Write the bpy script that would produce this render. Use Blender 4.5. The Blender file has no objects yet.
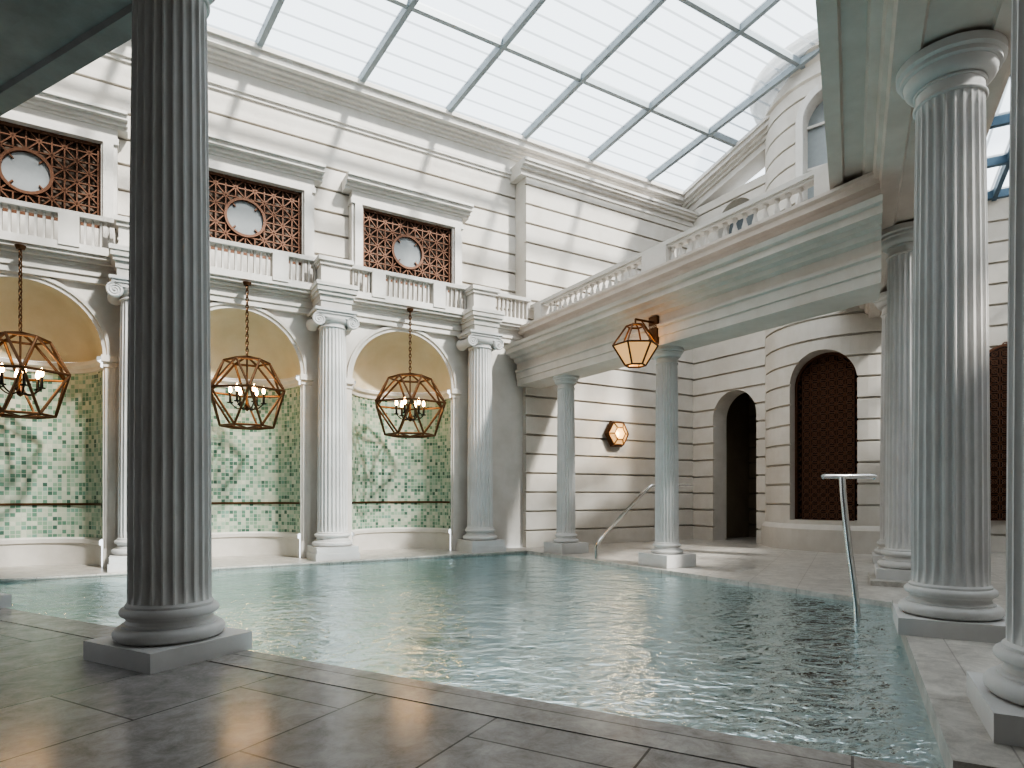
import bpy, bmesh, math, random
from math import sin, cos, pi, radians, sqrt, atan2
from mathutils import Vector, Matrix
random.seed(4)
EYE = 1.2
# ------------------------------------------------------------------ frames
AZ = radians(59.0)
a = (sin(AZ), cos(AZ)); n = (cos(AZ), -sin(AZ))
P0 = (-0.65, 12.8)
CZ = radians(28.5)
c = (sin(CZ), cos(CZ)); cp = (cos(CZ), -sin(CZ))
PITCH = .27
def V(u, v, z=0.0):
    return Vector((P0[0] + u*a[0] + v*n[0], P0[1] + u*a[1] + v*n[1], z))
def W(t, r, z=0.0):
    return Vector((t*c[0] + r*cp[0], t*c[1] + r*cp[1], z))
fV = lambda x, y, z: V(x, y, z)
fVr = lambda x, y, z: V(y, x, z)      # x along v, y along u
fW = lambda x, y, z: W(x, y, z)       # x along t, y along r
fWr = lambda x, y, z: W(y, x, z)      # x along r, y along t
fI = lambda x, y, z: Vector((x, y, z))
def inter(p, d, q, e):
    den = d[0]*e[1]-d[1]*e[0]
    s = ((q[0]-p[0])*e[1]-(q[1]-p[1])*e[0])/den
    return Vector((p[0]+s*d[0], p[1]+s*d[1], 0))

# ------------------------------------------------------------------ mesh builder
class MB:
    def __init__(self):
        self.v = []; self.f = []; self.m = []; self.uv = {}
    def add(self, vs, fs, mat=0):
        o = len(self.v)
        self.v += [tuple(x) for x in vs]
        for f in fs:
            self.f.append([i+o for i in f]); self.m.append(mat)
    def box(self, F, x0, x1, y0, y1, z0, z1, mat=0):
        vs = [F(x, y, z) for z in (z0, z1) for y in (y0, y1) for x in (x0, x1)]
        self.add(vs, [(0,2,3,1),(4,5,7,6),(0,1,5,4),(2,6,7,3),(0,4,6,2),(1,3,7,5)], mat)
    def extr(self, F, prof, x0, x1, mat=0, caps=True):
        k = len(prof)
        vs = [F(x0, y, z) for y, z in prof] + [F(x1, y, z) for y, z in prof]
        fs = [(i, (i+1) % k, k+(i+1) % k, k+i) for i in range(k)]
        if caps:
            fs += [tuple(range(k)), tuple(range(2*k-1, k-1, -1))]
        self.add(vs, fs, mat)
    def lathe(self, prof, cx=0, cy=0, seg=40, mat=0, closed=False, F=fI, a0=0, a1=2*pi):
        full = abs((a1-a0)-2*pi) < 1e-6
        ns = seg if full else seg+1
        k = len(prof)
        vs = []
        for j in range(ns):
            th = a0 + (a1-a0)*j/seg
            for r, z in prof:
                vs.append(F(cx + r*cos(th), cy + r*sin(th), z))
        fs = []
        for j in range(seg):
            j2 = (j+1) % ns
            for i in range(k if closed else k-1):
                i2 = (i+1) % k
                fs.append((j*k+i, j2*k+i, j2*k+i2, j*k+i2))
        self.add(vs, fs, mat)
        if not closed and full:
            for i in (0, k-1):
                if prof[i][0] > 1e-4:
                    o = len(self.v)-len(vs)
                    self.f.append([o+j*k+i for j in range(ns)]); self.m.append(mat)
    def tube(self, p, q, r, seg=6, mat=0, F=fI):
        p = Vector(p); q = Vector(q); d = (q-p).normalized()
        up = Vector((0,0,1)) if abs(d.z) < .9 else Vector((1,0,0))
        x = d.cross(up).normalized(); y = d.cross(x)
        vs = []
        for e in (p, q):
            for j in range(seg):
                t = 2*pi*(j+.5)/seg
                vs.append(F(*(e + x*r*cos(t) + y*r*sin(t))))
        fs = [(j, (j+1) % seg, seg+(j+1) % seg, seg+j) for j in range(seg)]
        fs += [tuple(range(seg)), tuple(range(2*seg-1, seg-1, -1))]
        self.add(vs, fs, mat)
    def path(self, pts, r, seg=10, mat=0, closed=False):
        pts = [Vector(p) for p in pts]; N = len(pts); vs = []; prevx = None
        for i, p in enumerate(pts):
            if closed: d = (pts[(i+1) % N]-pts[i-1]).normalized()
            else: d = (pts[min(i+1, N-1)]-pts[max(i-1, 0)]).normalized()
            if prevx is None:
                up = Vector((0,0,1)) if abs(d.z) < .9 else Vector((1,0,0))
                x = d.cross(up).normalized()
            else:
                x = (prevx - d*prevx.dot(d)).normalized()
            prevx = x; y = d.cross(x)
            rr = r[i] if isinstance(r, (list, tuple)) else r
            for j in range(seg):
                t = 2*pi*j/seg
                vs.append(p + x*rr*cos(t) + y*rr*sin(t))
        fs = []
        for i in range(N if closed else N-1):
            i2 = (i+1) % N
            for j in range(seg):
                fs.append((i*seg+j, i*seg+(j+1) % seg, i2*seg+(j+1) % seg, i2*seg+j))
        if not closed:
            fs += [tuple(range(seg)), tuple(range((N-1)*seg, N*seg))]
        self.add(vs, fs, mat)
    def make(self, name, mats, smooth=True, parent=None, ang=32, recalc=True):
        me = bpy.data.meshes.new(name)
        me.from_pydata(self.v, [], self.f)
        for m in mats: me.materials.append(m)
        for p, mi in zip(me.polygons, self.m): p.material_index = mi
        if recalc:
            bm = bmesh.new(); bm.from_mesh(me)
            bmesh.ops.recalc_face_normals(bm, faces=bm.faces)
            bm.to_mesh(me); bm.free()
        if smooth:
            me.polygons.foreach_set("use_smooth", [True]*len(me.polygons))
            me.set_sharp_from_angle(angle=radians(ang))
        me.update()
        ob = bpy.data.objects.new(name, me)
        bpy.context.scene.collection.objects.link(ob)
        if parent: ob.parent = parent
        return ob
def empty(name, loc=(0,0,0)):
    e = bpy.data.objects.new(name, None); e.location = loc
    e.empty_display_size = .1
    bpy.context.scene.collection.objects.link(e); return e
def boolean(ob, cutters):
    for cu in cutters:
        md = ob.modifiers.new("b", 'BOOLEAN'); md.operation = 'DIFFERENCE'
        md.solver = 'EXACT'; md.object = cu
    dg = bpy.context.evaluated_depsgraph_get()
    me = bpy.data.meshes.new_from_object(ob.evaluated_get(dg))
    ob.modifiers.clear(); ob.data = me
    for p in me.polygons: p.use_smooth = False
    for cu in cutters: bpy.data.objects.remove(cu)

# ------------------------------------------------------------------ materials
def newmat(name):
    m = bpy.data.materials.new(name); m.use_nodes = True
    nt = m.node_tree; nt.nodes.clear()
    out = nt.nodes.new('ShaderNodeOutputMaterial')
    return m, nt, out
def N(nt, t, **kw):
    x = nt.nodes.new(t)
    for k, v in kw.items(): setattr(x, k, v)
    return x
def stone(name, c1, c2, rough=.6, scale=1.5, bump=.15, spec=.4):
    m, nt, out = newmat(name); L = nt.links.new
    tc = N(nt, 'ShaderNodeTexCoord')
    no = N(nt, 'ShaderNodeTexNoise'); no.inputs['Scale'].default_value = scale
    no.inputs['Detail'].default_value = 6; no.inputs['Roughness'].default_value = .65
    L(tc.outputs['Object'], no.inputs['Vector'])
    cr = N(nt, 'ShaderNodeValToRGB')
    cr.color_ramp.elements[0].position = .35; cr.color_ramp.elements[0].color = (*c1, 1)
    cr.color_ramp.elements[1].position = .65; cr.color_ramp.elements[1].color = (*c2, 1)
    L(no.outputs['Fac'], cr.inputs['Fac'])
    n2 = N(nt, 'ShaderNodeTexNoise'); n2.inputs['Scale'].default_value = 40
    n2.inputs['Detail'].default_value = 4
    L(tc.outputs['Object'], n2.inputs['Vector'])
    bp = N(nt, 'ShaderNodeBump'); bp.inputs['Strength'].default_value = bump
    bp.inputs['Distance'].default_value = .01
    L(n2.outputs['Fac'], bp.inputs['Height'])
    b = N(nt, 'ShaderNodeBsdfPrincipled'); b.inputs['Roughness'].default_value = rough
    b.inputs['Specular IOR Level'].default_value = spec
    L(cr.outputs['Color'], b.inputs['Base Color']); L(bp.outputs['Normal'], b.inputs['Normal'])
    L(b.outputs['BSDF'], out.inputs['Surface'])
    return m
def simple(name, col, rough=.4, metal=0, emis=None, es=0):
    m, nt, out = newmat(name)
    tc = N(nt, 'ShaderNodeTexCoord')
    no = N(nt, 'ShaderNodeTexNoise'); no.inputs['Scale'].default_value = 12
    nt.links.new(tc.outputs['Object'], no.inputs['Vector'])
    mx = N(nt, 'ShaderNodeMix', data_type='RGBA')
    mx.inputs['A'].default_value = (*[x*.85 for x in col], 1); mx.inputs['B'].default_value = (*col, 1)
    nt.links.new(no.outputs['Fac'], mx.inputs['Factor'])
    b = N(nt, 'ShaderNodeBsdfPrincipled')
    nt.links.new(mx.outputs['Result'], b.inputs['Base Color'])
    b.inputs['Roughness'].default_value = rough; b.inputs['Metallic'].default_value = metal
    if emis:
        b.inputs['Emission Color'].default_value = (*emis, 1); b.inputs['Emission Strength'].default_value = es
    nt.links.new(b.outputs['BSDF'], out.inputs['Surface'])
    return m
M_wall = stone('limestone_wall', (.58,.54,.485), (.665,.63,.58), .7, 1.2)
M_col = stone('painted_column', (.60,.585,.565), (.66,.65,.635), .5, 2.0, .05)
M_trim = stone('stone_trim', (.60,.57,.525), (.68,.65,.61), .6, 2.0, .08)
M_wing = stone('wing_stone_trim', (.59,.53,.475), (.66,.605,.55), .6, 2.0, .08)
M_dim = stone('gallery_plaster_shaded', (.22,.21,.20), (.28,.27,.255), .7, 2.0, .08)  # gallery shade put into the colour: darker than the stone trim
M_cream = stone('cream_plaster', (.62,.56,.42), (.68,.62,.49), .8, 2.0)
M_bronze = simple('bronze', (.15,.08,.042), .38, .7)
M_copper = simple('copper_lattice', (.16,.078,.046), .45, .4)
M_brown = simple('dark_brown_backing', (.030,.012,.008), .7)
M_back = simple('smoked_backing', (.15,.11,.08), .6)
M_glassd = simple('frosted_disc', (.30,.315,.32), .6)
M_chrome = simple('chrome', (.75,.75,.75), .15, 1.0)
M_frame = simple('roof_steel', (.36,.40,.42), .45, .1)
M_dframe = simple('dark_roof_steel', (.10,.16,.22), .45, .2)
M_black = simple('black_iron', (.02,.018,.015), .4, .4)
M_bulb = simple('warm_bulb', (1,.8,.5), .4, 0, (1,.55,.2), 35)
M_amber = simple('amber_glass', (.42,.32,.19), .25, .3, (1,.55,.22), .6)

def mosaic():
    m, nt, out = newmat('green_mosaic'); L = nt.links.new
    uv = N(nt, 'ShaderNodeUVMap'); uv.uv_map = 'UVMap'
    sc = N(nt, 'ShaderNodeVectorMath', operation='SCALE'); sc.inputs['Scale'].default_value = 1/.07
    L(uv.outputs['UV'], sc.inputs[0])
    fl = N(nt, 'ShaderNodeVectorMath', operation='FLOOR'); L(sc.outputs[0], fl.inputs[0])
    wn = N(nt, 'ShaderNodeTexWhiteNoise', noise_dimensions='2D'); L(fl.outputs[0], wn.inputs['Vector'])
    cr = N(nt, 'ShaderNodeValToRGB'); cr.color_ramp.interpolation = 'CONSTANT'
    cols = [(0,(.46,.51,.41)),(.20,(.26,.38,.28)),(.42,(.35,.46,.36)),(.60,(.14,.26,.19)),(.74,(.53,.56,.46)),(.86,(.08,.16,.12)),(.93,(.21,.35,.28))]
    e = cr.color_ramp.elements
    e[0].position = 0; e[0].color = (*cols[0][1], 1); e[1].position = cols[1][0]; e[1].color = (*cols[1][1], 1)
    for p, cc in cols[2:]:
        x = e.new(p); x.color = (*cc, 1)
    L(wn.outputs['Value'], cr.inputs['Fac'])
    fr = N(nt, 'ShaderNodeVectorMath', operation='FRACTION'); L(sc.outputs[0], fr.inputs[0])
    sp = N(nt, 'ShaderNodeSeparateXYZ'); L(fr.outputs[0], sp.inputs[0])
    g = []
    for k in ('X', 'Y'):
        q = N(nt, 'ShaderNodeMath', operation='GREATER_THAN'); q.inputs[1].default_value = .13
        L(sp.outputs[k], q.inputs[0]); g.append(q)
    mu = N(nt, 'ShaderNodeMath', operation='MULTIPLY'); L(g[0].outputs[0], mu.inputs[0]); L(g[1].outputs[0], mu.inputs[1])
    mx = N(nt, 'ShaderNodeMix', data_type='RGBA'); mx.inputs['A'].default_value = (.50,.51,.43,1)
    L(mu.outputs[0], mx.inputs['Factor']); L(cr.outputs['Color'], mx.inputs['B'])
    b = N(nt, 'ShaderNodeBsdfPrincipled'); b.inputs['Roughness'].default_value = .35
    L(mx.outputs['Result'], b.inputs['Base Color'])
    bp = N(nt, 'ShaderNodeBump'); bp.inputs['Strength'].default_value = .4; bp.inputs['Distance'].default_value = .01
    L(mu.outputs[0], bp.inputs['Height']); L(bp.outputs['Normal'], b.inputs['Normal'])
    L(b.outputs['BSDF'], out.inputs['Surface'])
    return m
M_mosaic = mosaic()

def tiles(name, c1, c2, mort, sx, sy, rough, rot=0.0, ms=.006, vein=True):
    m, nt, out = newmat(name); L = nt.links.new
    tc = N(nt, 'ShaderNodeTexCoord')
    mp = N(nt, 'ShaderNodeMapping'); mp.inputs['Rotation'].default_value = (0, 0, rot)
    L(tc.outputs['Object'], mp.inputs['Vector'])
    br = N(nt, 'ShaderNodeTexBrick'); br.offset = .5
    br.inputs['Scale'].default_value = 1; br.inputs['Brick Width'].default_value = sx
    br.inputs['Row Height'].default_value = sy; br.inputs['Mortar Size'].default_value = ms
    br.inputs['Color1'].default_value = (*c1, 1); br.inputs['Color2'].default_value = (*c2, 1)
    br.inputs['Mortar'].default_value = (*mort, 1)
    L(mp.outputs[0], br.inputs['Vector'])
    no = N(nt, 'ShaderNodeTexNoise'); no.inputs['Scale'].default_value = 5.5; no.inputs['Detail'].default_value = 12
    no.inputs['Roughness'].default_value = .8; no.inputs['Distortion'].default_value = .4
    L(mp.outputs[0], no.inputs['Vector'])
    cr = N(nt, 'ShaderNodeValToRGB'); cr.color_ramp.elements[0].position = .34; cr.color_ramp.elements[0].color = (.62,.61,.60,1)
    cr.color_ramp.elements[1].position = .62; cr.color_ramp.elements[1].color = (1.14,1.14,1.14,1)
    L(no.outputs['Fac'], cr.inputs['Fac'])
    mx = N(nt, 'ShaderNodeMix', data_type='RGBA', blend_type='MULTIPLY'); mx.inputs['Factor'].default_value = 1 if vein else .3
    L(br.outputs['Color'], mx.inputs['A']); L(cr.outputs['Color'], mx.inputs['B'])
    b = N(nt, 'ShaderNodeBsdfPrincipled')
    mr = N(nt, 'ShaderNodeMapRange'); mr.inputs['To Min'].default_value = rough*.7; mr.inputs['To Max'].default_value = rough*1.5
    L(no.outputs['Fac'], mr.inputs['Value']); L(mr.outputs[0], b.inputs['Roughness'])
    L(mx.outputs['Result'], b.inputs['Base Color'])
    L(b.outputs['BSDF'], out.inputs['Surface'])
    return m
ROT = -(pi/2-CZ)
M_floor = tiles('travertine_floor', (.40,.375,.355), (.355,.335,.32), (.13,.12,.11), 1.25, .8, .17, ROT)
M_deck = tiles('pale_stone_deck', (.56,.53,.485), (.52,.49,.45), (.36,.33,.30), 1.0, .6, .3, ROT, .004)
M_cope = tiles('stone_coping', (.46,.43,.40), (.41,.385,.36), (.2,.18,.17), 1.2, 5.0, .2, ROT, .006)
M_pool = tiles('pool_tile', (.42,.80,.85), (.36,.75,.81), (.52,.84,.87), .3, .3, .3, ROT, .01, False)

def water():
    m, nt, out = newmat('pool_water'); L = nt.links.new
    tc = N(nt, 'ShaderNodeTexCoord')
    mp = N(nt, 'ShaderNodeMapping'); mp.inputs['Scale'].default_value = (1, 1.5, 1); mp.inputs['Rotation'].default_value = (0,0,.4)
    L(tc.outputs['Object'], mp.inputs['Vector'])
    n1 = N(nt, 'ShaderNodeTexNoise'); n1.inputs['Scale'].default_value = 1.9; n1.inputs['Detail'].default_value = 3
    n1.inputs['Roughness'].default_value = .5; n1.inputs['Distortion'].default_value = 1.0
    L(mp.outputs[0], n1.inputs['Vector'])
    n2 = N(nt, 'ShaderNodeTexNoise'); n2.inputs['Scale'].default_value = 7; n2.inputs['Detail'].default_value = 4
    n2.inputs['Distortion'].default_value = 1.2
    L(mp.outputs[0], n2.inputs['Vector'])
    ad = N(nt, 'ShaderNodeMath', operation='MULTIPLY_ADD'); ad.inputs[1].default_value = .40
    L(n2.outputs['Fac'], ad.inputs[0]); L(n1.outputs['Fac'], ad.inputs[2])
    bp = N(nt, 'ShaderNodeBump'); bp.inputs['Strength'].default_value = .5; bp.inputs['Distance'].default_value = .085
    L(ad.outputs[0], bp.inputs['Height'])
    tr = N(nt, 'ShaderNodeBsdfTransparent'); tr.inputs['Color'].default_value = (.76,.96,.98,1)
    df = N(nt, 'ShaderNodeBsdfDiffuse'); df.inputs['Color'].default_value = (.36,.71,.78,1)
    L(bp.outputs['Normal'], df.inputs['Normal'])
    m1 = N(nt, 'ShaderNodeMixShader'); m1.inputs[0].default_value = .36
    L(tr.outputs[0], m1.inputs[1]); L(df.outputs[0], m1.inputs[2])
    gl = N(nt, 'ShaderNodeBsdfGlossy'); gl.inputs['Roughness'].default_value = .02
    gl.inputs['Color'].default_value = (.86,.96,.99,1)
    L(bp.outputs['Normal'], gl.inputs['Normal'])
    fr = N(nt, 'ShaderNodeFresnel'); fr.inputs['IOR'].default_value = 1.34
    L(bp.outputs['Normal'], fr.inputs['Normal'])
    mm = N(nt, 'ShaderNodeMath', operation='MULTIPLY'); mm.inputs[1].default_value = .92; L(fr.outputs[0], mm.inputs[0])
    m2 = N(nt, 'ShaderNodeMixShader'); L(mm.outputs[0], m2.inputs[0]); L(m1.outputs[0], m2.inputs[1]); L(gl.outputs[0], m2.inputs[2])
    L(m2.outputs[0], out.inputs['Surface'])
    return m
M_water = water()

def frit():
    m, nt, out = newmat('fritted_glass'); L = nt.links.new
    uv = N(nt, 'ShaderNodeUVMap'); uv.uv_map = 'UVMap'
    sp = N(nt, 'ShaderNodeSeparateXYZ'); L(uv.outputs['UV'], sp.inputs[0])
    mu = N(nt, 'ShaderNodeMath', operation='MULTIPLY'); mu.inputs[1].default_value = 1/.342
    L(sp.outputs['Y'], mu.inputs[0])
    fr = N(nt, 'ShaderNodeMath', operation='FRACT'); L(mu.outputs[0], fr.inputs[0])
    gt = N(nt, 'ShaderNodeMath', operation='LESS_THAN'); gt.inputs[1].default_value = .12; L(fr.outputs[0], gt.inputs[0])
    tr = N(nt, 'ShaderNodeBsdfTransparent'); tr.inputs['Color'].default_value = (.93,.96,.98,1)
    tl = N(nt, 'ShaderNodeBsdfTranslucent')
    cm = N(nt, 'ShaderNodeMix', data_type='RGBA'); cm.inputs['A'].default_value = (.62,.64,.65,1); cm.inputs['B'].default_value = (.34,.36,.37,1)
    L(gt.outputs[0], cm.inputs['Factor']); L(cm.outputs['Result'], tl.inputs['Color'])
    fa = N(nt, 'ShaderNodeMapRange'); fa.inputs['To Min'].default_value = .35; fa.inputs['To Max'].default_value = .9
    L(gt.outputs[0], fa.inputs['Value'])
    mx = N(nt, 'ShaderNodeMixShader'); L(fa.outputs[0], mx.inputs[0]); L(tr.outputs[0], mx.inputs[1]); L(tl.outputs[0], mx.inputs[2])
    L(mx.outputs[0], out.inputs['Surface'])
    return m
M_frit = frit()

# ------------------------------------------------------------------ columns
def fluted(mb, z0, z1, r0, r1, nf=24, depth=.10):
    S = 6
    zs = [0, .012, .03, .15, .33, .5, .67, .85, .97, .988, 1]
    ring = []
    for k, s in enumerate(zs):
        r = r0 + (r1-r0)*(s**1.6)
        dp = 0 if s in (0, 1) else (depth*.6 if s in (.012, .988) else depth)
        for i in range(nf):
            for j in range(S):
                x = j/S
                if x < .18: d = 0
                else: d = dp*sqrt(max(0, sin(pi*(x-.18)/.82)))
                th = 2*pi*(i+x)/nf
                rr = r*(1-d)
                ring.append((rr*cos(th), rr*sin(th), z0+(z1-z0)*s))
    K = nf*S
    fs = []
    for k in range(len(zs)-1):
        for j in range(K):
            fs.append((k*K+j, k*K+(j+1) % K, (k+1)*K+(j+1) % K, (k+1)*K+j))
    mb.add(ring, fs)
def torus_prof(r, zc, h, nseg=8):
    return [(r + h/2*sin(pi*i/nseg) , zc - h/2*cos(pi*i/nseg)) for i in range(nseg+1)]
def column_mesh(name, H, r, cap='doric', plinth=None, ph=None, ped=0):
    mb = MB()
    plinth = plinth or r*1.38; ph = ph or r*.42
    if ped:
        mb.box(fI, -plinth*1.05, plinth*1.05, -plinth*1.05, plinth*1.05, 0, ped)
    mb.box(fI, -plinth, plinth, -plinth, plinth, ped, ped+ph)
    z = ped+ph
    h1 = r*.36; h2 = r*.24
    prof = [(r*.9, z)] + torus_prof(r*1.16, z+h1/2, h1) + [(r*1.14, z+h1), (r*1.14, z+h1+r*.05)]
    zz = z+h1+r*.05
    prof += [(r*1.06, zz+r*.04), (r*1.03, zz+r*.12), (r*1.06, zz+r*.18), (r*1.1, zz+r*.2)]
    zz += r*.2
    prof += [(r*1.1, zz+.001)] + torus_prof(r*1.07, zz+h2/2, h2) + [(r*1.06, zz+h2), (r*1.06, zz+h2+r*.06), (r*1.0, zz+h2+r*.12)]
    mb.lathe(prof, seg=56)
    zs = zz+h2+r*.1
    rt = r*.88
    if cap == 'doric':
        ch = r*1.3
        zt = H-ch
        fluted(mb, zs, zt, r, rt)
        prof = [(rt*.97, zt), (rt*1.0, zt)] + torus_prof(rt*1.02, zt+r*.06, r*.12, 6)
        prof += [(rt*1.0, zt+r*.13), (rt*1.0, zt+r*.42)] + torus_prof(rt*1.02, zt+r*.46, r*.08, 5)
        prof += [(rt*1.06, zt+r*.51)]
        for i in range(7):
            t = i/6*pi/2
            prof.append((rt*1.06 + r*.26*sin(t), zt+r*.52 + r*.26*(1-cos(t))))
        prof += [(rt*1.06+r*.28, zt+r*.84), (rt*.5, zt+r*.84)]
        mb.lathe(prof, seg=56)
        ab = rt*1.06 + r*.34
        mb.lathe([(ab*.97, zt+r*.84), (ab*1.02, zt+r*.88), (ab*1.02, zt+r*1.0), (ab*1.10, zt+r*1.06), (ab*1.10, H)], seg=56)
    else:
        ch = r*1.2; zt = H-ch
        fluted(mb, zs, zt, r, rt)
        prof = [(rt*.97, zt)] + torus_prof(rt*1.02, zt+r*.06, r*.12, 6) + [(rt, zt+r*.14), (rt, zt+r*.3)]
        for i in range(6):
            t = i/5*pi/2
            prof.append((rt*1.0 + r*.22*sin(t), zt+r*.32 + r*.3*(1-cos(t))))
        prof += [(rt, zt+r*.64)]
        mb.lathe(prof, seg=48)
        vr = r*.42; vx = r*1.12; zc = zt+r*.42
        for sx in (-1, 1):
            FB = lambda x, y, z, sx=sx: Vector((sx*vx + x, z, zc + y))
            w = r*.95
            mb.lathe([(vr*.9, -w), (vr, -w*.93), (vr*.8, -w*.5), (vr*.68, 0), (vr*.8, w*.5), (vr, w*.93), (vr*.9, w)], seg=28, F=FB)
            for sy in (-1, 1):
                pts = []
                for i in range(50):
                    t = i/49; th = pi/2 - sx*t*2.4*2*pi
                    rr = vr*(1-.86*t)
                    pts.append((sx*vx + rr*cos(th), sy*w*1.0, zc + rr*sin(th)))
                mb.path(pts, [vr*.15*(1-.5*i/49) for i in range(50)], 6)
                FC = lambda x, y, z, sx=sx: Vector((sx*vx + x, z, zc + y))
                mb.lathe([(vr*.16, sy*w*.98), (vr*.14, sy*w*1.06)], seg=12, F=FC)
        w = r*.95
        mb.box(fI, -vx, vx, -w, w, zt+r*.62, zt+r*.86)
        mb.box(fI, -vx*1.15, vx*1.15, -w*1.08, w*1.08, zt+r*.86, zt+r*1.02)
        mb.box(fI, -vx*1.25, vx*1.25, -w*1.18, w*1.18, zt+r*1.02, H)
    return mb.make(name, [M_col], ang=30)
ANG_A = atan2(a[1], a[0]); ANG_C = atan2(c[1], c[0])
def place(ob, loc, rot, z):
    ob.location = (loc[0], loc[1], z); ob.rotation_euler = (0, 0, rot)
def dup(ob, name, loc, rot, z):
    o = bpy.data.objects.new(name, ob.data); bpy.context.scene.collection.objects.link(o)
    place(o, loc, rot, z); return o
DZ = .06
col = column_mesh('doric_column', 5.1-DZ, .268, plinth=.385, ph=.13)
place(col, (-2.45, 4.5), ANG_C, DZ)
dup(col, 'doric_column', W(2.79, -7.9), ANG_C, DZ)
CT = 4.64
colC = column_mesh('doric_column', CT-.12, .262, plinth=.37, ph=.13)
place(colC, (3.49, 5.0), ANG_C, .12)
dup(colC, 'doric_column', (2.60, 2.88), ANG_C, .12)
dup(colC, 'doric_column', (5.18, 8.2), ANG_C, .12)
dup(colC, 'doric_column', (6.52, 10.6), ANG_C, .06)
colI = column_mesh('ionic_column', 4.47-DZ, .265, 'ionic', ped=.12)
place(colI, V(0, 0), ANG_A, DZ)
for s in (3, 6, 9): dup(colI, 'ionic_column', V(-s, 0), ANG_A, DZ)
colW = column_mesh('doric_column', 3.55-DZ, .19, plinth=.32, ph=.2)
place(colW, V(1.33, 1.14), ANG_A, DZ)
dup(colW, 'doric_column', V(1.33, 3.91), ANG_A, DZ)

# ------------------------------------------------------------------ profiles
def rust(front, back, z0, z1, sgn=1, course=.42, gh=.045, gd=.07):
    p = [(back, z0), (front, z0)]
    z = z0 + course
    while z < z1-.1:
        p += [(front, z-gh), (front-sgn*gd, z-gh*.5), (front-sgn*gd, z), (front, z+.004)]
        z += course
    p += [(front, z1), (back, z1)]
    return p
def corn(front, back, z0, steps, sgn=1):
    p = [(back, z0)]; z = z0
    for pr, h in steps:
        p += [(front+sgn*pr, z), (front+sgn*pr, z+h)]; z += h
    p += [(back, z)]
    return p

# ------------------------------------------------------------------ lower wall A with niches
NR = 1.03; SPR = 3.38; VF = -.4; TOP = 4.5
mb = MB()
def quad(mb, pts, mat=0): mb.add(pts, [(0,1,2,3)], mat)
K = 32
bays = [-1.5-3*k for k in range(4)]
for uc in bays:
    for s in (-1, 1):
        quad(mb, [V(uc+s*1.5, VF, -1.2), V(uc+s*NR, VF, -1.2), V(uc+s*NR, VF, SPR), V(uc+s*1.5, VF, SPR)])
        quad(mb, [V(uc+s*1.5, VF, SPR), V(uc+s*NR, VF, SPR), V(uc+s*NR, VF, TOP), V(uc+s*1.5, VF, TOP)])
    for i in range(K):
        t0 = pi*i/K; t1 = pi*(i+1)/K
        x0, z0 = uc+NR*cos(t0), SPR+NR*sin(t0); x1, z1 = uc+NR*cos(t1), SPR+NR*sin(t1)
        quad(mb, [V(x0, VF, z0), V(x1, VF, z1), V(x1, VF, TOP), V(x0, VF, TOP)])
mb.box(fV, 0, 1.4, -.9, VF, -1.2, TOP)
mb.box(fV, -14, -12, -.9, VF, -1.2, TOP)
mb.make('wall_left_arcade', [M_trim], smooth=False, recalc=False)
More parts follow.
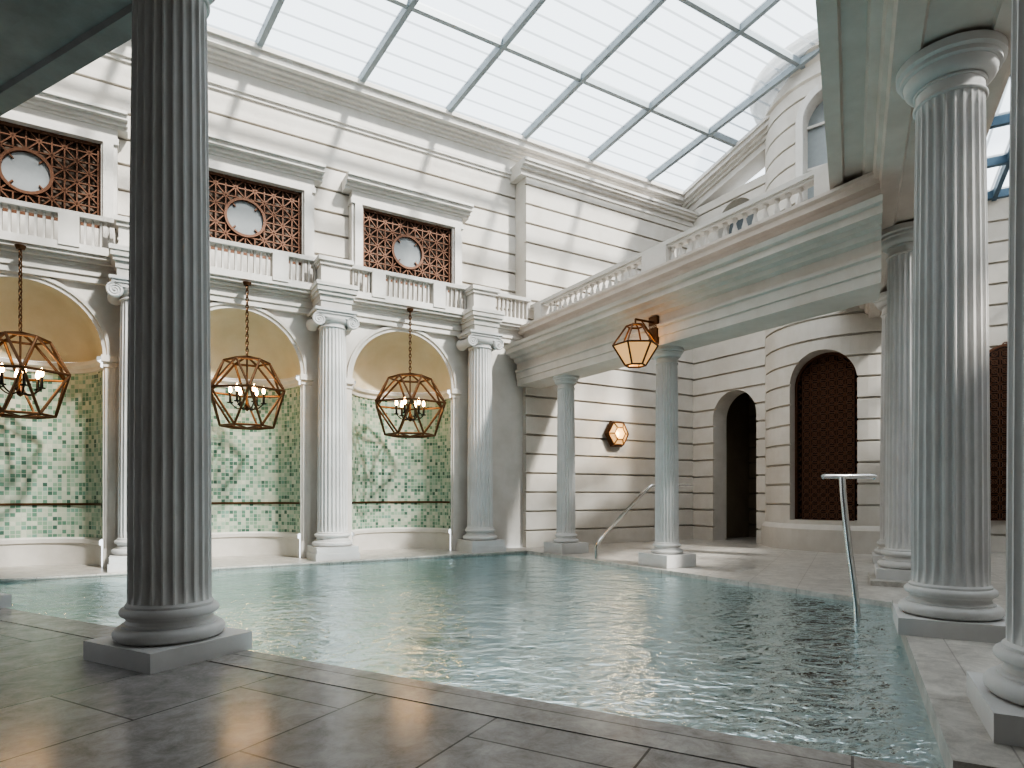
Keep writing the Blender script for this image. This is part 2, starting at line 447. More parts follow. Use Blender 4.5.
for uc in bays:
    root = empty('mosaic_niche', V(uc, VF-.5, 2))
    off = root.location.copy()
    fN = lambda x, y, z: V(x, y, z)-off
    mb = MB(); uvs = []
    S = 40; zs = [.5, 3.2]
    for i in range(S+1):
        th = pi + pi*i/S
        for z in zs: mb.v.append(tuple(fN(uc+NR*cos(th), VF+NR*sin(th), z)))
    for i in range(S):
        mb.f.append([2*i, 2*i+2, 2*i+3, 2*i+1]); mb.m.append(0)
        uvs += [(NR*pi*i/S, zs[0]), (NR*pi*(i+1)/S, zs[0]), (NR*pi*(i+1)/S, zs[1]), (NR*pi*i/S, zs[1])]
    o = mb.make('mosaic', [M_mosaic], parent=root, recalc=False)
    ul = o.data.uv_layers.new(name='UVMap')
    for i, q in enumerate(uvs): ul.data[i].uv = (q[0]+uc+20, q[1])
    mb = MB()
    mb.lathe([(NR,.06), (NR-.02,.06), (NR-.02, .40), (NR-.05, .42), (NR-.05, .48), (NR-.02, .51), (NR+.02, .51)], uc, VF, 40, F=fN, a0=pi, a1=2*pi)
    mb.lathe([(NR+.02, 3.18), (NR-.03, 3.2), (NR-.03, 3.26), (NR-.08, 3.30), (NR-.08, 3.36), (NR+.02, 3.38)], uc, VF, 40, F=fN, a0=pi, a1=2*pi)
    mb.make('dado_and_impost', [M_trim], parent=root, recalc=False)
    mb = MB()
    mb.lathe([(NR+.01, 1.03), (NR-.025, 1.035), (NR-.025, 1.065), (NR+.01, 1.07)], uc, VF, 40, F=fN, a0=pi, a1=2*pi)
    mb.make('string_line', [M_bronze], parent=root, recalc=False)
    mb = MB(); D = 14
    prof = [(NR*cos(pi/2*j/D), SPR+NR*sin(pi/2*j/D)) for j in range(D+1)]
    mb.lathe(prof, uc, VF, 40, F=fN, a0=pi, a1=2*pi)
    mb.make('semi_dome', [M_cream], parent=root, recalc=False)
    mb = MB()
    pr = [(0, 0), (0, .04), (.05, .04), (.06, .07), (.11, .07), (.11, 0)]
    vs = []; k = len(pr)
    for i in range(K+1):
        t = pi*i/K
        for dr, dv in pr:
            vs.append(fN(uc+(NR+dr)*cos(t), VF+dv-.003, SPR+(NR+dr)*sin(t)))
    fs = []
    for i in range(K):
        for j in range(k-1): fs.append((i*k+j, (i+1)*k+j, (i+1)*k+j+1, i*k+j+1))
    mb.add(vs, fs)
    for s in (-1, 1):
        x0, x1 = sorted((uc+s*(NR-.0), uc+s*1.22))
        mb.box(fN, x0, x1, VF, VF+.06, 3.2, 3.28)
        mb.box(fN, x0-.02, x1+.02, VF, VF+.10, 3.28, 3.38)
        mb.box(fN, x0+.03, x1-.02, VF, VF+.04, .3, 3.2)
        mb.box(fN, x0, x1, VF, VF+.06, .06, .36)
    mb.make('archivolt', [M_trim], parent=root)

# ledge along the wall
mb = MB()
mb.extr(fV, [(VF,-1.15),(.42,-1.15),(.42,.03),(.45,.035),(.45,.06),(VF,.06)], -9.2, .84)
for uc in bays:
    mb.lathe([(0,.058),(NR+.02,.058)], uc, VF, 30, F=fV, a0=pi, a1=2*pi)
mb.make('pool_ledge', [M_deck], smooth=False, recalc=False)

# entablature
mb = MB()
mb.extr(fV, corn(-.3, -1.0, TOP-.03, [(0,.1),(.03,.12),(.05,.05),(.12,.05),(.2,.05),(.24,.06)]), -13, 1.3)
for s in (0, 3, 6, 9, 12):
    u = -s
    mb.box(fV, u-.27, u+.27, -.35, .27, TOP-.03, TOP+.09)
    mb.box(fV, u-.29, u+.29, -.35, .29, TOP+.09, TOP+.19)
    mb.box(fV, u-.32, u+.32, -.35, .33, TOP+.19, TOP+.25)
    mb.box(fV, u-.35, u+.35, -.35, .36, TOP+.25, TOP+.33)
    mb.box(fV, u-.37, u+.37, -.35, .38, TOP+.33, TOP+.40)
    mb.box(fV, u-.25, u+.25, -.3, .20, TOP+.40, TOP+.74)
    mb.box(fV, u-.28, u+.28, -.3, .24, TOP+.74, TOP+.80)
    mb.box(fV, u-.31, u+.31, -.3, .28, TOP+.80, TOP+.87)
mb.make('trim_arcade_entablature', [M_trim], smooth=False)
zb0 = TOP+.40
mb = MB()
mb.box(fV, -13, 1.27, -.26, -.06, zb0, zb0+.06)
mb.box(fV, -13, 1.27, -.27, -.05, zb0+.46, zb0+.53)
u = -13
while u < 1.25:
    mb.box(fV, u, u+.03, -.2, -.12, zb0+.06, zb0+.46); u += .1
for uc in bays:
    for uu in (uc-.62, uc+.62):
        mb.box(fV, uu-.13, uu+.13, -.28, -.04, zb0, zb0+.48)
mb.make('slatted_balustrade', [M_trim], smooth=False)

# upper wall A
mb = MB()
mb.extr(fV, rust(-.7, -1.2, 4.5, 8.25, 1), -14, 6.9)
mb.make('wall_left', [M_wall], smooth=False)
mb = MB()
mb.extr(fV, corn(-.7, -1.2, 8.25, [(.04,.06),(.08,.06),(.02,.30),(.07,.06),(.15,.05),(.24,.05),(.36,.12),(.42,.08)]), -14, 6.9)
mb.make('trim_left_cornice', [M_trim], smooth=False)
mb = MB()
mb.extr(fV, rust(-.25, -.9, .02, 8.15, 1), 1.27, 6.5)
mb.make('wall_corner_block', [M_wall], smooth=False)
mb = MB()
mb.extr(fV, corn(-.25, -.9, 8.15, [(.03,.05),(.0,.08),(.08,.06),(.16,.06),(.2,.06)]), 1.12, 6.5)
mb.make('trim_corner_block_cornice', [M_trim], smooth=False)

# ------------------------------------------------------------------ upper lattice windows
def bar(mb, F, x0, z0, x1, z1, y, w=.028, d=.03, mat=0):
    dx, dz = x1-x0, z1-z0; L = sqrt(dx*dx+dz*dz)
    nx, nz = -dz/L*w/2, dx/L*w/2
    vs = []
    for yy in (y, y+d):
        vs += [F(x0+nx, yy, z0+nz), F(x1+nx, yy, z1+nz), F(x1-nx, yy, z1-nz), F(x0-nx, yy, z0-nz)]
    mb.add(vs, [(0,1,2,3),(4,7,6,5),(0,4,5,1),(1,5,6,2),(2,6,7,3),(3,7,4,0)], mat)
def ringf(mb, F, cx, cz, r0, r1, y, d, mat=0, seg=32):
    vs = []
    for j in range(seg):
        t = 2*pi*j/seg
        for r, yy in ((r0, y), (r0, y+d), (r1, y+d), (r1, y)):
            vs.append(F(cx+r*cos(t), yy, cz+r*sin(t)))
    fs = []
    for j in range(seg):
        k = (j+1) % seg
        for i in range(4): fs.append((4*j+i, 4*k+i, 4*k+(i+1) % 4, 4*j+(i+1) % 4))
    mb.add(vs, fs, mat)
for idx, ub_ in enumerate(bays):
    uc = ub_ + (.17, .13, .05, 0)[idx]
    root = empty('window_%d' % (idx+1))
    w = .95; z0, z1 = 5.42, 6.76
    F = lambda x, y, z, uc=uc: V(uc+x, y, z)
    mb = MB()
    for s in (-1, 1):
        x0, x1 = sorted((s*w, s*(w+.22)))
        mb.box(F, x0, x1, -.7, -.5, 4.9, z1)
        x0, x1 = sorted((s*(w+.03), s*(w+.17)))
        mb.box(F, x0, x1, -.7, -.45, 5.0, z1)
    mb.box(F, -w-.24, w+.24, -.7, -.46, z1, z1+.1)
    mb.box(F, -w-.22, w+.22, -.7, -.48, z1+.1, z1+.24)
    mb.extr(F, corn(-.5, -.7, z1+.24, [(.05,.05),(.12,.05),(.22,.07),(.27,.05)]), -w-.36, w+.36)
    mb.box(F, -w, w, -.7, -.58, 4.9, z0)
    mb.make('surround', [M_trim], smooth=False, parent=root)
    mb = MB(); mb.box(F, -w, w, -.695, -.68, z0, z1); mb.make('backing', [M_back], smooth=False, parent=root)
    mb = MB(); y = -.63
    mb.box(F, -w, w, y-.01, y+.05, z0, z0+.05); mb.box(F, -w, w, y-.01, y+.05, z1-.05, z1)
    mb.box(F, -w, -w+.05, y-.01, y+.05, z0, z1); mb.box(F, w-.05, w, y-.01, y+.05, z0, z1)
    nx, nz = 6, 4; cw = 2*w/nx; chh = (z1-z0)/nz; zc = (z0+z1)/2
    RR = .33
    def ok(ax, az, bx, bz):
        mx_, mz_ = (ax+bx)/2, (az+bz)/2
        return sqrt(mx_**2+(mz_-zc)**2) > RR*.95
    for i in range(nx):
        for j in range(nz):
            xa, xb = -w+i*cw, -w+(i+1)*cw; za, zb = z0+j*chh, z0+(j+1)*chh
            xm, zm = (xa+xb)/2, (za+zb)/2
            for sgx, sgz, ex, ez in ((xa,za,xm,zm),(xb,zb,xm,zm),(xa,zb,xm,zm),(xb,za,xm,zm),(xm,za,xm,zm),(xm,zb,xm,zm),(xa,zm,xm,zm),(xb,zm,xm,zm),(xa,za,xb,za),(xa,za,xa,zb)):
                if ok(sgx,sgz,ex,ez): bar(mb, F, sgx, sgz, ex, ez, y, .022)
    ringf(mb, F, 0, zc, RR-.03, RR+.015, y-.01, .06)
    mb.make('lattice', [M_copper], smooth=False, parent=root)
    mb = MB()
    mb.add([F((RR-.02)*cos(2*pi*j/32), y, zc+(RR-.02)*sin(2*pi*j/32)) for j in range(32)], [tuple(range(32))])
    mb.make('roundel', [M_glassd], smooth=False, parent=root, recalc=False)

# ------------------------------------------------------------------ wing entablature + balcony
def wprof():
    f = 1.03
    return [(1.66, 3.55), (f, 3.55), (f, 3.68), (f-.02, 3.69), (f-.02, 3.82), (f-.05, 3.84), (f-.05,3.88),(f+.0,3.9),(f+.0,4.02),
         (f-.06,4.05),(f-.08,4.11),(f-.16,4.13),(f-.18,4.18),(f-.27,4.20),(f-.27,4.29),(f-.31,4.31),(f-.33,4.37),
         (f+.2,4.42),(f+.2,4.60),(f+.17,4.62),(f+.14,4.66),(f+.04,4.68),(f+.04,4.75),(f+.0,4.78),(f+.0,4.82),(2.6,4.82),(2.6,4.5),(1.66,4.5)]
mb = MB(); pf = wprof(); k = len(pf)
vs = [V(u, -.25, z) for u, z in pf]
for u, z in pf:
    q = inter(V(u, 0), n, W(0, .28), c); vs.append(Vector((q.x, q.y, z)))
fs = [(i, (i+1) % k, k+(i+1) % k, k+i) for i in range(k)] + [tuple(range(k)), tuple(range(2*k-1, k-1, -1))]
mb.add(vs, fs)
mb.make('trim_wing_entablature', [M_wing], smooth=False)
mb = MB()
def balus(mb, F, x, y, z0, h, rr=.055):
    q = [(.9,0),(.9,.1),(.55,.13),(.45,.2),(.6,.28),(.95,.4),(1.0,.48),(.85,.56),(.5,.72),(.4,.82),(.55,.86),(.8,.88),(.8,.92),(.9,.93),(.9,1)]
    mb.lathe([(r_*rr, z0+h*z_) for r_, z_ in q], x, y, 12, F=F)
ub = 1.45; v0, v1 = -.2, 6.75
mb.box(fV, ub-.1, ub+.1, v0, v1, 4.82, 4.87)
mb.box(fV, ub-.08, ub+.08, v0, v1, 5.22, 5.26)
mb.box(fV, ub-.11, ub+.11, v0, v1, 5.26, 5.33)
peds = [0.1, 3.6, 6.6]
for p in peds:
    hw = .28 if p == 3.6 else .13
    mb.box(fV, ub-.12, ub+.12, p-hw, p+hw, 4.82, 5.26)
v = v0+.1
while v < v1:
    if all(abs(v-p) > .26 for p in peds): balus(mb, fV, ub, v, 4.87, .35, .045)
    v += .175
mb.make('stone_balustrade', [M_trim], ang=40)

# ------------------------------------------------------------------ wall B with door and arch
def arch_cutter(F, xc, w, z0, zs, y0, y1, seg=20):
    pts = [(xc-w, z0), (xc+w, z0)] + [(xc+w*cos(pi*i/seg), zs+w*sin(pi*i/seg)) for i in range(seg+1)]
    mb = MB(); k = len(pts)
    vs = [F(x, y0, z) for x, z in pts] + [F(x, y1, z) for x, z in pts]
    fs = [(i, (i+1) % k, k+(i+1) % k, k+i) for i in range(k)] + [tuple(range(k)), tuple(range(2*k-1, k-1, -1))]
    mb.add(vs, fs)
    return mb.make('cutter', [], smooth=False)
UB = 6.4
mb = MB()
mb.extr(fVr, rust(UB, UB+.5, .0, 8.6, -1), -.3, 2.3)
wb = mb.make('wall_back', [M_wall], smooth=False)
cut = [arch_cutter(fVr, 1.05, .64, -.2, 3.1, UB-.3, UB+.8), arch_cutter(fVr, 1.1, .55, 5.6, 7.8, UB-.3, UB+.8)]
boolean(wb, cut)
mb = MB()
Fs = lambda x, y, z: V(y, x, z+PITCH*(x+.7))
mb.extr(Fs, corn(UB, UB+.5, 8.45, [(-.03,.06),(-.0,.12),(-.07,.06),(-.15,.06),(-.25,.1),(-.3,.08)], 1), -.7, 2.6)
mb.make('trim_back_cornice', [M_trim], smooth=False)
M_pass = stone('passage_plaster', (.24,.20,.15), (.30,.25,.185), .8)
mb = MB()
mb.extr(fVr, rust(UB+2.0, UB+2.2, 0, 4.4, -1), -.1, 1.9)
mb.box(fVr, -.2, -.1, UB+.5, UB+2.1, 0, 4.4)
mb.box(fVr, 1.75, 1.85, UB+.5, UB+2.1, 0, 4.4); mb.box(fVr, -.2, 1.9, UB+.5, UB+2.1, 4.4, 4.5)
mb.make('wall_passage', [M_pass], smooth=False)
mb = MB()
mb.box(fVr, .4, 1.8, UB+.42, UB+.44, 5.6, 8.4)
M_upg = simple('upper_window_glass', (.22,.25,.27), .15)
mb.make('window_5', [M_upg], smooth=False)

# ------------------------------------------------------------------ tower
TC = Vector((7.55, 13.9, 0)); TR = 1.8
fT = lambda x, y, z: Vector((TC.x+x, TC.y+y, z))
p = [(TR-.45, .0), (TR+.08, .0), (TR+.08, .5), (TR+.04, .56), (TR+.0, .6)]
z = .6+.42
while z < 9.6:
    p += [(TR, z-.045), (TR-.06, z-.022), (TR-.06, z), (TR, z+.004)]; z += .42
zt = 9.68
p += [(TR, zt), (TR+.06, zt+.03), (TR+.06, zt+.1), (TR+.02, zt+.12), (TR+.02, zt+.3), (TR+.08, zt+.35), (TR+.16, zt+.43), (TR+.26, zt+.47), (TR+.28, zt+.61), (TR+.34, zt+.67), (TR+.34, zt+.75), (TR-.45, zt+.75)]
mb = MB(); mb.lathe(p, seg=72, closed=True, F=fT)
tw = mb.make('wall_round_tower', [M_wall], smooth=False)
th = radians(222.5); dt = Vector((cos(th), sin(th), 0)); st = Vector((-dt.y, dt.x, 0))
fA = lambda x, y, z: TC + st*x + dt*y + Vector((0,0,z))
boolean(tw, [arch_cutter(fA, 0, .66, .68, 3.48, .8, 2.6), ])
th2 = radians(230); dt2 = Vector((cos(th2), sin(th2), 0)); st2 = Vector((-dt2.y, dt2.x, 0))
fA2 = lambda x, y, z: TC + st2*x + dt2*y + Vector((0,0,z))
A2S = 8.88
boolean(tw, [arch_cutter(fA2, 0, .56, 5.4, A2S, .8, 2.6)])
def screen(name, F, w, z0, zs, y, cell=.2):
    root = empty(name, F(0, y, (z0+zs)/2)); off = root.location.copy()
    G = lambda x, y, z: F(x, y, z)-off
    mb = MB()
    def inside(x, z):
        if abs(x) > w or z < z0: return False
        return z < zs or x*x+(z-zs)**2 < w*w
    nz = int((zs+w-z0)/cell)+1; nx = int(w/cell)+1
    for i in range(-nx, nx+1):
        for j in range(nz+1):
            x = i*cell; zz = z0+j*cell
            segs = [(x,zz,x+cell,zz),(x,zz,x,zz+cell),(x,zz,x+cell,zz+cell),(x+cell,zz,x,zz+cell)]
            for s in segs:
                if inside(s[0],s[1]) and inside(s[2],s[3]): bar(mb, G, *s, y, .018, .03)
            if inside(x+cell/2, zz+cell/2): ringf(mb, G, x+cell/2, zz+cell/2, .035, .055, y-.003, .036, seg=10)
    for s in (-1, 1): bar(mb, G, s*(w-.02), z0, s*(w-.02), zs, y-.01, .05, .06)
    for i in range(20):
        t0, t1 = pi*i/20, pi*(i+1)/20
        bar(mb, G, (w-.02)*cos(t0), zs+(w-.02)*sin(t0), (w-.02)*cos(t1), zs+(w-.02)*sin(t1), y-.01, .05, .06)
    mb.make('lattice', [M_copper], smooth=False, parent=root)
    mb = MB()
    pts = [(-w, z0), (w, z0)] + [(w*cos(pi*i/20), zs+w*sin(pi*i/20)) for i in range(21)]
    mb.add([G(x, y-.08, z) for x, z in pts], [tuple(range(len(pts)))])
    mb.make('backing', [M_brown], smooth=False, parent=root, recalc=False)
screen('lattice_screen', fA, .65, .69, 3.48, TR-.42, .17)
mb = MB()
pts = [(-.56, 5.4), (.56, 5.4)] + [(.56*cos(pi*i/20), A2S+.56*sin(pi*i/20)) for i in range(21)]
mb.add([fA2(x, TR-.4, z) for x, z in pts], [tuple(range(len(pts)))], 0)
bar(mb, fA2, 0, 5.4, 0, A2S+.55, TR-.38, .06, .05, 1)
for zz in (6.2, 7.1, 8.0, 8.88): bar(mb, fA2, -.56, zz, .56, zz, TR-.38, .05, .05, 1)
mb.make('window_6', [simple('pale_window_glass', (.34,.36,.36), .35), M_trim], smooth=False, recalc=False)
def surround(name, F, w, z0, zs, y, pw=.1, d=.06):
    mb = MB()
    for s in (-1, 1): bar(mb, F, s*(w+pw/2), z0, s*(w+pw/2), zs, y, pw, d)
    vs = []
    for i in range(25):
        t = pi*i/24
        for r_, yy in ((w, y), (w, y+d), (w+pw, y+d), (w+pw, y)): vs.append(F(r_*cos(t), yy, zs+r_*sin(t)))
    fs = []
    for i in range(24):
        for j in range(4): fs.append((4*i+j, 4*i+4+j, 4*i+4+(j+1) % 4, 4*i+(j+1) % 4))
    mb.add(vs, fs); mb.make(name, [M_trim], smooth=False)
surround('trim_2', fA2, .56, 5.4, A2S, TR-.12, .14, .10)

# ------------------------------------------------------------------ east side walls
mb = MB(); mb.extr(fWr, rust(15.7, 16.2, 0, 7.2, -1), 1.4, 6.4)
mb.make('wall_east', [M_wall], smooth=False)
mb = MB(); mb.extr(fW, rust(6.5, 7.0, 0, 7.4, -1), -3, 16.2)
mb.make('wall_right', [M_wall], smooth=False)
fE = lambda x, y, z: W(15.66-y, 2.75+x, z)
screen('lattice_screen', fE, .6, .7, 3.6, .05, .17)

# ------------------------------------------------------------------ C gallery soffit slab
mb = MB()
p = [(-.24,4.86),(-.1,4.86),(-.08,4.9),(.10,4.9),(.12,4.84),(.2,4.82),(.22,4.74),(.26,4.72),(.28,CT),(.46,CT),(.48,CT+.03),(.9,CT+.03),(.92,CT),(1.1,CT),(1.12,4.84),(1.2,4.84),(1.2,5.5),(-.02,5.5),(-.02,5.2),(-.16,5.16),(-.16,5.06),(-.24,5.04)]
mb.extr(fW, p, 1.2, 14.2)
mb.make('trim_gallery_soffit', [M_wing], smooth=False)
# D beam
mb = MB()
p = [(2.42,5.1),(2.6,5.1),(2.62,5.14),(2.96,5.14),(2.98,5.1),(3.16,5.1),(3.16,5.28),(3.19,5.3),(3.19,5.5),(3.24,5.55),(3.24,5.85),(3.4,5.95),(3.4,6.05),(2.42,6.05)]
mb.extr(fWr, p, -11.2, .1)
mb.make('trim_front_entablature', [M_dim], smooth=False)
mb = MB(); mb.box(fW, -4.2, 2.42, -11, 6.5, 5.3, 5.45)
mb.box(fW, 1.0, 1.25, -11, 6.5, 5.05, 5.3)
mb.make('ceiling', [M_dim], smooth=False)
mb = MB(); mb.box(fW, 2.5, 3.0, -11.2, -.3, 6.05, 11.3)
mb.make('wall_front_upper', [M_wall], smooth=False)
mb = MB(); mb.box(fW, -4.4, -4.2, -13, 6.6, 0, 5.4)
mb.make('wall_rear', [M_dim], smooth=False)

# ------------------------------------------------------------------ floors and pool
TE = 3.12
G = inter(V(0,.45), a, W(TE,0), cp)
A2 = V(.85,.45)
E = inter(V(.85,0), n, W(0,.36), c)
Fp = W(TE,.36)
def poly(name, pts, z, mat):
    mb = MB(); mb.add([Vector((q[0], q[1], z)) for q in pts], [tuple(range(len(pts)))])
    return mb.make(name, [mat], smooth=False, recalc=False)
mb = MB()
mb.box(fW, -4.2, 2.78, -12.5, 6.5, -.1, DZ)
mb.make('floor', [M_floor], smooth=False)
mb = MB()
mb.box(fW, 2.795, TE, -10.4, .36, -.1, DZ)
mb.box(fW, 2.78, 2.795, -10.4, .36, -.1, DZ-.02, 1)
mb.make('pool_coping', [M_cope, M_black], smooth=False)
right_pts = [V(.85,-.3), E, W(TE-.36,.36), W(TE-.36,6.6), W(16,6.6), W(16,2), V(8.4,2.2), V(8.4,-.3)]
poly('floor_terrace', right_pts, DZ-.003, M_deck)
mb = MB()
mb.box(fW, 3.1, 7.6, .36, 1.35, -1.14, .12)
mb.box(fW, 3.15, 7.6, .30, .36, -1.14, -.02)
mb.box(fW, 9.1, 10.2, .2, 1.2, .057, .12)
mb.make('pool_kerb', [M_deck], smooth=False)
mb = MB()
q0 = V(.85,-.3); q1 = E
mb.add([Vector((q0.x,q0.y,-1.15)), Vector((q1.x,q1.y,-1.15)), Vector((q1.x,q1.y,DZ)), Vector((q0.x,q0.y,DZ))], [(0,1,2,3)])
q1b = W(7.6,.36)
mb.add([Vector((q1.x,q1.y,-1.15)), Vector((q1b.x,q1b.y,-1.15)), Vector((q1b.x,q1b.y,DZ)), Vector((q1.x,q1.y,DZ))], [(0,1,2,3)])
mb.make('pool_side', [M_deck], smooth=False, recalc=False)
g = [G, A2, E, Fp]
mb = MB()
mb.add([Vector((q.x,q.y,-1.15)) for q in g], [(0,1,2,3)])
mb.add([Vector((G.x,G.y,-1.15)), Vector((Fp.x,Fp.y,-1.15)), Vector((Fp.x,Fp.y,-.1)), Vector((G.x,G.y,-.1))], [(0,1,2,3)])
mb.make('pool_basin', [M_pool], smooth=False, recalc=False)
poly('pool_water', g, 0.0, M_water)

# ------------------------------------------------------------------ glass roof
RZ = 9.0
e = Vector((.67, -.743, 0))
def R(u, s, dz=0):
    q = V(u, -.7) + e*s
    vv = -.7 + s*(e.x*n[0]+e.y*n[1])
    return Vector((q.x, q.y, RZ + PITCH*(vv+.7) + dz))
roof = empty('glass_roof')
mb = MB(); uvs = []
us = [-13.36+1.82*i for i in range(12)]
for i in range(len(us)-1):
    for j in range(8):
        s0, s1 = j*2.05, (j+1)*2.05
        mb.add([R(us[i], s0), R(us[i+1], s0), R(us[i+1], s1), R(us[i], s1)], [(0,1,2,3)])
        uvs += [(us[i], s0), (us[i+1], s0), (us[i+1], s1), (us[i], s1)]
o = mb.make('panes', [M_frit], smooth=False, parent=roof, recalc=False)
ul = o.data.uv_layers.new(name='UVMap')
for i, q in enumerate(uvs): ul.data[i].uv = q
mb = MB()
def rbar(mb, Rf, u0, s0, u1, s1, w, d):
    p = Rf(u0, s0); q = Rf(u1, s1); dd = (q-p).normalized(); side = dd.cross(Vector((0,0,1))).normalized()*w/2
    vs = [p+side, p-side, q-side, q+side]
    lo = [x-Vector((0,0,d)) for x in vs]; hi = [x+Vector((0,0,.04)) for x in vs]
    mb.add(lo+hi, [(0,1,2,3),(4,5,6,7),(0,1,5,4),(1,2,6,5),(2,3,7,6),(3,0,4,7)])
for u in us: rbar(mb, R, u, 0, u, 16.4, .09, .12)
for j in range(9): rbar(mb, R, us[0], j*2.05, us[-1], j*2.05, .09, .10)
mb.make('glazing_bars', [M_frame], smooth=False, parent=roof)
roof2 = empty('glass_roof')
def R2(t, r, dz=0): return W(t, r, 7.25 + (15.7-t)*.08 + dz)
mb = MB()
mb.add([R2(0,1.1), R2(15.9,1.1), R2(15.9,6.8), R2(0,6.8)], [(0,1,2,3)])
o = mb.make('panes', [M_frit], smooth=False, parent=roof2, recalc=False)
ul = o.data.uv_layers.new(name='UVMap')
for i, q in enumerate([(0,0),(15,0),(15,6),(0,6)]): ul.data[i].uv = q
mb = MB()
for i in range(13): rbar(mb, R2, i*1.3, 1.1, i*1.3, 6.8, .1, .14)
for i in range(5): rbar(mb, R2, 0, 1.1+i*1.4, 15.9, 1.1+i*1.4, .08, .14)
mb.make('glazing_bars', [M_dframe], smooth=False, parent=roof2)

# ------------------------------------------------------------------ lanterns
def chain(mb, top, bot, mat=0, r=.009, L=.075):
    z = top.z; i = 0
    while z > bot.z:
        pts = []
        for j in range(10):
            t = 2*pi*j/10
            x = .02*cos(t); zz = L/2*1.15*sin(t)
            pts.append((top.x+(x if i % 2 == 0 else 0), top.y+(0 if i % 2 == 0 else x), z-L/2+zz))
        mb.path(pts, r, 5, mat, closed=True)
        z -= L*.82; i += 1
def lantern(loc, ztop, Rr=.6, H=1.12, rot=0.0):
    root = empty('geometric_lantern', loc)
    mb = MB(); k = 6
    top = [Vector((Rr*.55*cos(2*pi*i/k+rot), Rr*.55*sin(2*pi*i/k+rot), H*.46)) for i in range(k)]
    up = [Vector((Rr*cos(2*pi*(i+.5)/k+rot), Rr*sin(2*pi*(i+.5)/k+rot), H*.03)) for i in range(k)]
    bt = [Vector((Rr*.64*cos(2*pi*i/k+rot), Rr*.64*sin(2*pi*i/k+rot), -H*.48)) for i in range(k)]
    w = .019
    apex = Vector((0,0,H*.54)); nad = Vector((0,0,-H*.5))
    for i in range(k):
        j = (i+1) % k
        for p, q in ((top[i],top[j]),(up[i],up[j]),(bt[i],bt[j]),(top[i],up[i]),(top[i],up[i-1]),(bt[i],up[i]),(bt[i],up[i-1]),(top[i],apex)):
            mb.tube(p, q, w, 6)
        mb.tube(bt[i], nad, w*.8, 6)
    mb.tube((0,0,H*.54), (0,0,-.2), .014, 8)
    mb.lathe([(0.001,-.3),(.04,-.27),(.05,-.22),(.03,-.18),(.02,-.1)], seg=12)
    chain(mb, Vector((0,0,ztop-loc[2])), Vector((0,0,H*.54)))
    mb.lathe([(.001,ztop-loc[2]-.06),(.05,ztop-loc[2]-.05),(.07,ztop-loc[2])], seg=16)
    for i in range(6):
        t = 2*pi*i/6+.3; d = Vector((cos(t), sin(t), 0))
        pts = [d*(.02+.24*s) + Vector((0,0,-.22-.07*sin(pi*s)+.06*s)) for s in [x/8 for x in range(9)]]
        mb.path(pts, .011, 6, 1)
        cx, cy = d.x*.26, d.y*.26
        mb.lathe([(.045,-.17),(.05,-.155),(.02,-.15),(.02,.0),(.012,.0)], cx, cy, 10, 1)
        mb.lathe([(.010,.0),(.028,.03),(.026,.07),(.006,.13),(.001,.135)], cx, cy, 8, 2)
    mb.make('frame', [M_bronze, M_black, M_bulb], parent=root, ang=50)
    l = bpy.data.lights.new('lantern_light', 'POINT'); l.energy = 8; l.color = (1,.70,.40); l.shadow_soft_size = .2
    lo_ = bpy.data.objects.new('light', l); bpy.context.scene.collection.objects.link(lo_); lo_.parent = root; lo_.location = (0,0,.12)
for i, uc in enumerate(bays[:3]):
    q = V(uc+(0,.08,.05)[i], -.05); lantern((q.x, q.y, EYE+1.71), 4.78, (.74,.65,.64)[i], 1.16, .2+i*.25)
q = V(.62, 3.95); root = empty('bracket_lantern', (q.x, q.y, EYE+2.26))
mb = MB(); Rr = .35
k = 6
up = [Vector((Rr*cos(2*pi*i/k), Rr*sin(2*pi*i/k), .06)) for i in range(k)]
tp = [Vector((Rr*.4*cos(2*pi*i/k), Rr*.4*sin(2*pi*i/k), .36)) for i in range(k)]
btr = [Vector((Rr*.45*cos(2*pi*i/k), Rr*.45*sin(2*pi*i/k), -.25)) for i in range(k)]
for i in range(k):
    j = (i+1) % k
    for p_, q_ in ((up[i],up[j]),(tp[i],tp[j]),(up[i],tp[i]),(up[i],btr[i]),(btr[i],btr[j])): mb.tube(p_, q_, .014)
    mb.tube(tp[i], (0,0,.4), .012)
    mb.add([up[i]*.98, up[j]*.98, btr[j]*.98, btr[i]*.98], [(0,1,2,3)], 1)
mb.lathe([(.02,-.1),(.04,-.02),(.04,.04),(.01,.12)], seg=12, mat=2)
d = Vector((a[0], a[1], 0))
mb.tube((0,0,.38), (0,0,.47), .014); mb.tube((0,0,.47), d*.42+Vector((0,0,.47)), .018)
mb.tube(d*.12+Vector((0,0,.47)), d*.40+Vector((0,0,.2)), .012)
FB = lambda x, y, z: d*x + Vector((n[0],n[1],0))*y + Vector((0,0,z))
mb.box(FB, .36, .41, -.09, .09, .12, .56)
mb.make('frame', [M_bronze, M_amber, M_bulb], parent=root, ang=40, recalc=False)
q = V(3.75, -.25); root = empty('wall_sconce', (q.x, q.y, EYE+1.45))
mb = MB()
FS = lambda x, y, z: Vector((a[0],a[1],0))*x + Vector((n[0],n[1],0))*z + Vector((0,0,y))
mb.lathe([(.2,0),(.36,.07),(.30,.16)], seg=6, F=FS, mat=0)
mb.lathe([(.285,.161),(.16,.21),(.001,.215)], seg=6, F=FS, mat=1)
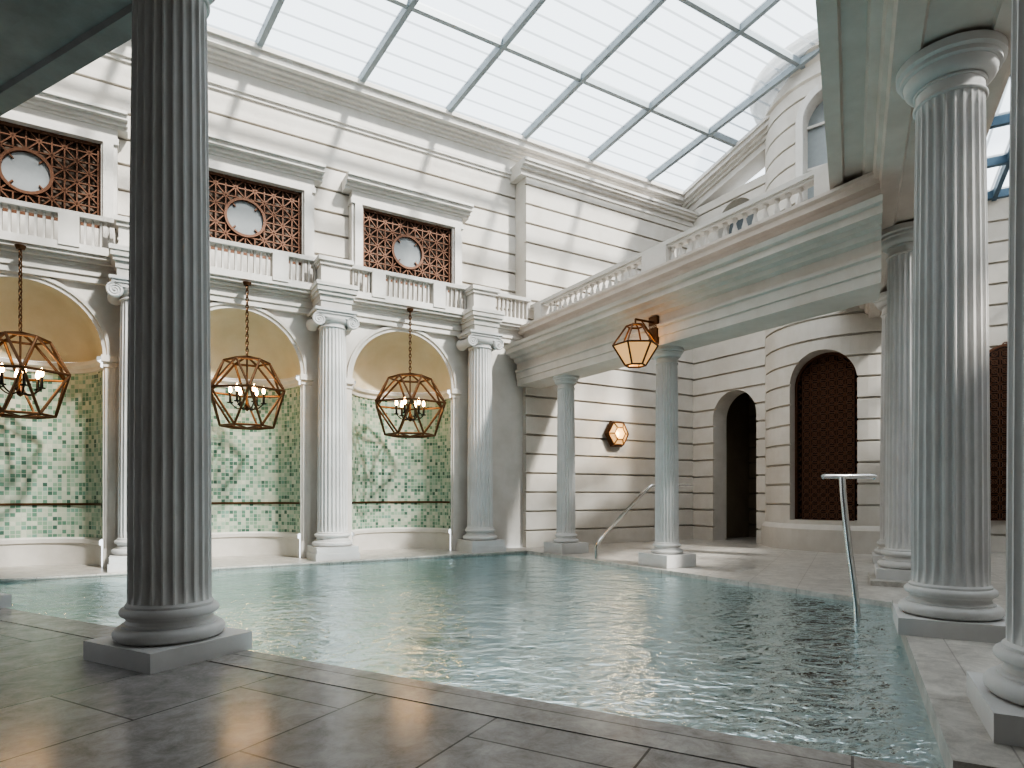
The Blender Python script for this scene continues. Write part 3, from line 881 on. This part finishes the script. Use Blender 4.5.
for i in range(6):
    t = 2*pi*i/6
    mb.tube(FS(.30*cos(t),.30*sin(t),.165), FS(.16*cos(t),.16*sin(t),.22), .012)
    t2 = 2*pi*(i+1)/6
    mb.tube(FS(.30*cos(t),.30*sin(t),.165), FS(.30*cos(t2),.30*sin(t2),.165), .016)
    mb.tube(FS(.16*cos(t),.16*sin(t),.22), FS(.16*cos(t2),.16*sin(t2),.22), .012)
mb.make('body', [M_bronze, M_amber], parent=root, ang=20)
l = bpy.data.lights.new('sconce_light', 'POINT'); l.energy = 14; l.color = (1,.7,.4); l.shadow_soft_size = .1
lo_ = bpy.data.objects.new('light', l); bpy.context.scene.collection.objects.link(lo_); lo_.parent = root; lo_.location = (n[0]*.4, n[1]*.4, 0)

# ------------------------------------------------------------------ handrails
def smooth_path(pts, it=3):
    pts = [Vector(p) for p in pts]
    for _ in range(it):
        o = [pts[0]]
        for i in range(len(pts)-1):
            p, q = pts[i], pts[i+1]; o += [p*.75+q*.25, p*.25+q*.75]
        o.append(pts[-1]); pts = o
    return pts
ad = Vector((a[0], a[1], 0))
b0 = Vector((1.50, 11.15, 0))
mb = MB()
pts = [b0+Vector((0,0,.05)), b0+Vector((0,0,.15)), b0+Vector((0,0,.32)), b0+ad*.25+Vector((0,0,.55)), b0+ad*1.25+Vector((0,0,1.36)), b0+ad*1.45+Vector((0,0,1.40)), b0+ad*2.4+Vector((0,0,1.40))]
mb.path(smooth_path(pts), .03, 10)
mb.tube(b0+ad*2.0+Vector((0,0,1.40)), b0+ad*2.0+Vector((0,0,.05)), .022, 10)
mb.make('pool_handrail', [M_chrome])
b1 = Vector((3.28, 6.0, 0))
mb = MB()
pts = [b1+Vector((.04,0,-1.1)), b1+Vector((.03,0,.0)), b1+Vector((0.0,0,.3)), b1+Vector((-.07,0,.8)), b1+Vector((-.11,0,1.2)), b1+Vector((-.12,0,1.37))]
mb.path(smooth_path(pts, 2), .03, 12)
mb.path([b1+Vector((-.31,0,1.37)), b1+Vector((-.29,0,1.38)), b1+Vector((.23,.1,1.38)), b1+Vector((.25,.1,1.37))], .024, 12)
mb.make('pool_handrail', [M_chrome])

# ------------------------------------------------------------------ lights / world / camera
w = bpy.data.worlds.new('World'); bpy.context.scene.world = w; w.use_nodes = True
bg = w.node_tree.nodes['Background']; bg.inputs['Color'].default_value = (.87,.935,1,1); bg.inputs['Strength'].default_value = 2.0
sl = bpy.data.lights.new('sun', 'SUN'); sl.energy = 9; sl.angle = radians(3.5); sl.color = (1,.955,.89)
so = bpy.data.objects.new('sun', sl); bpy.context.scene.collection.objects.link(so)
dirv = Vector((-.60, .45, -.66)).normalized()
so.rotation_euler = dirv.to_track_quat('-Z', 'Y').to_euler()
bpy.context.scene.view_settings.look = 'AgX - High Contrast'
cam = bpy.data.cameras.new('camera'); co = bpy.data.objects.new('camera', cam)
bpy.context.scene.collection.objects.link(co)
co.location = (0, 0, EYE); co.rotation_euler = (pi/2, 0, 0)
cam.sensor_width = 36; cam.sensor_fit = 'HORIZONTAL'; cam.lens = 36*627/1024
cam.shift_y = 111/1024; cam.clip_start = .05; cam.clip_end = 200
bpy.context.scene.camera = co
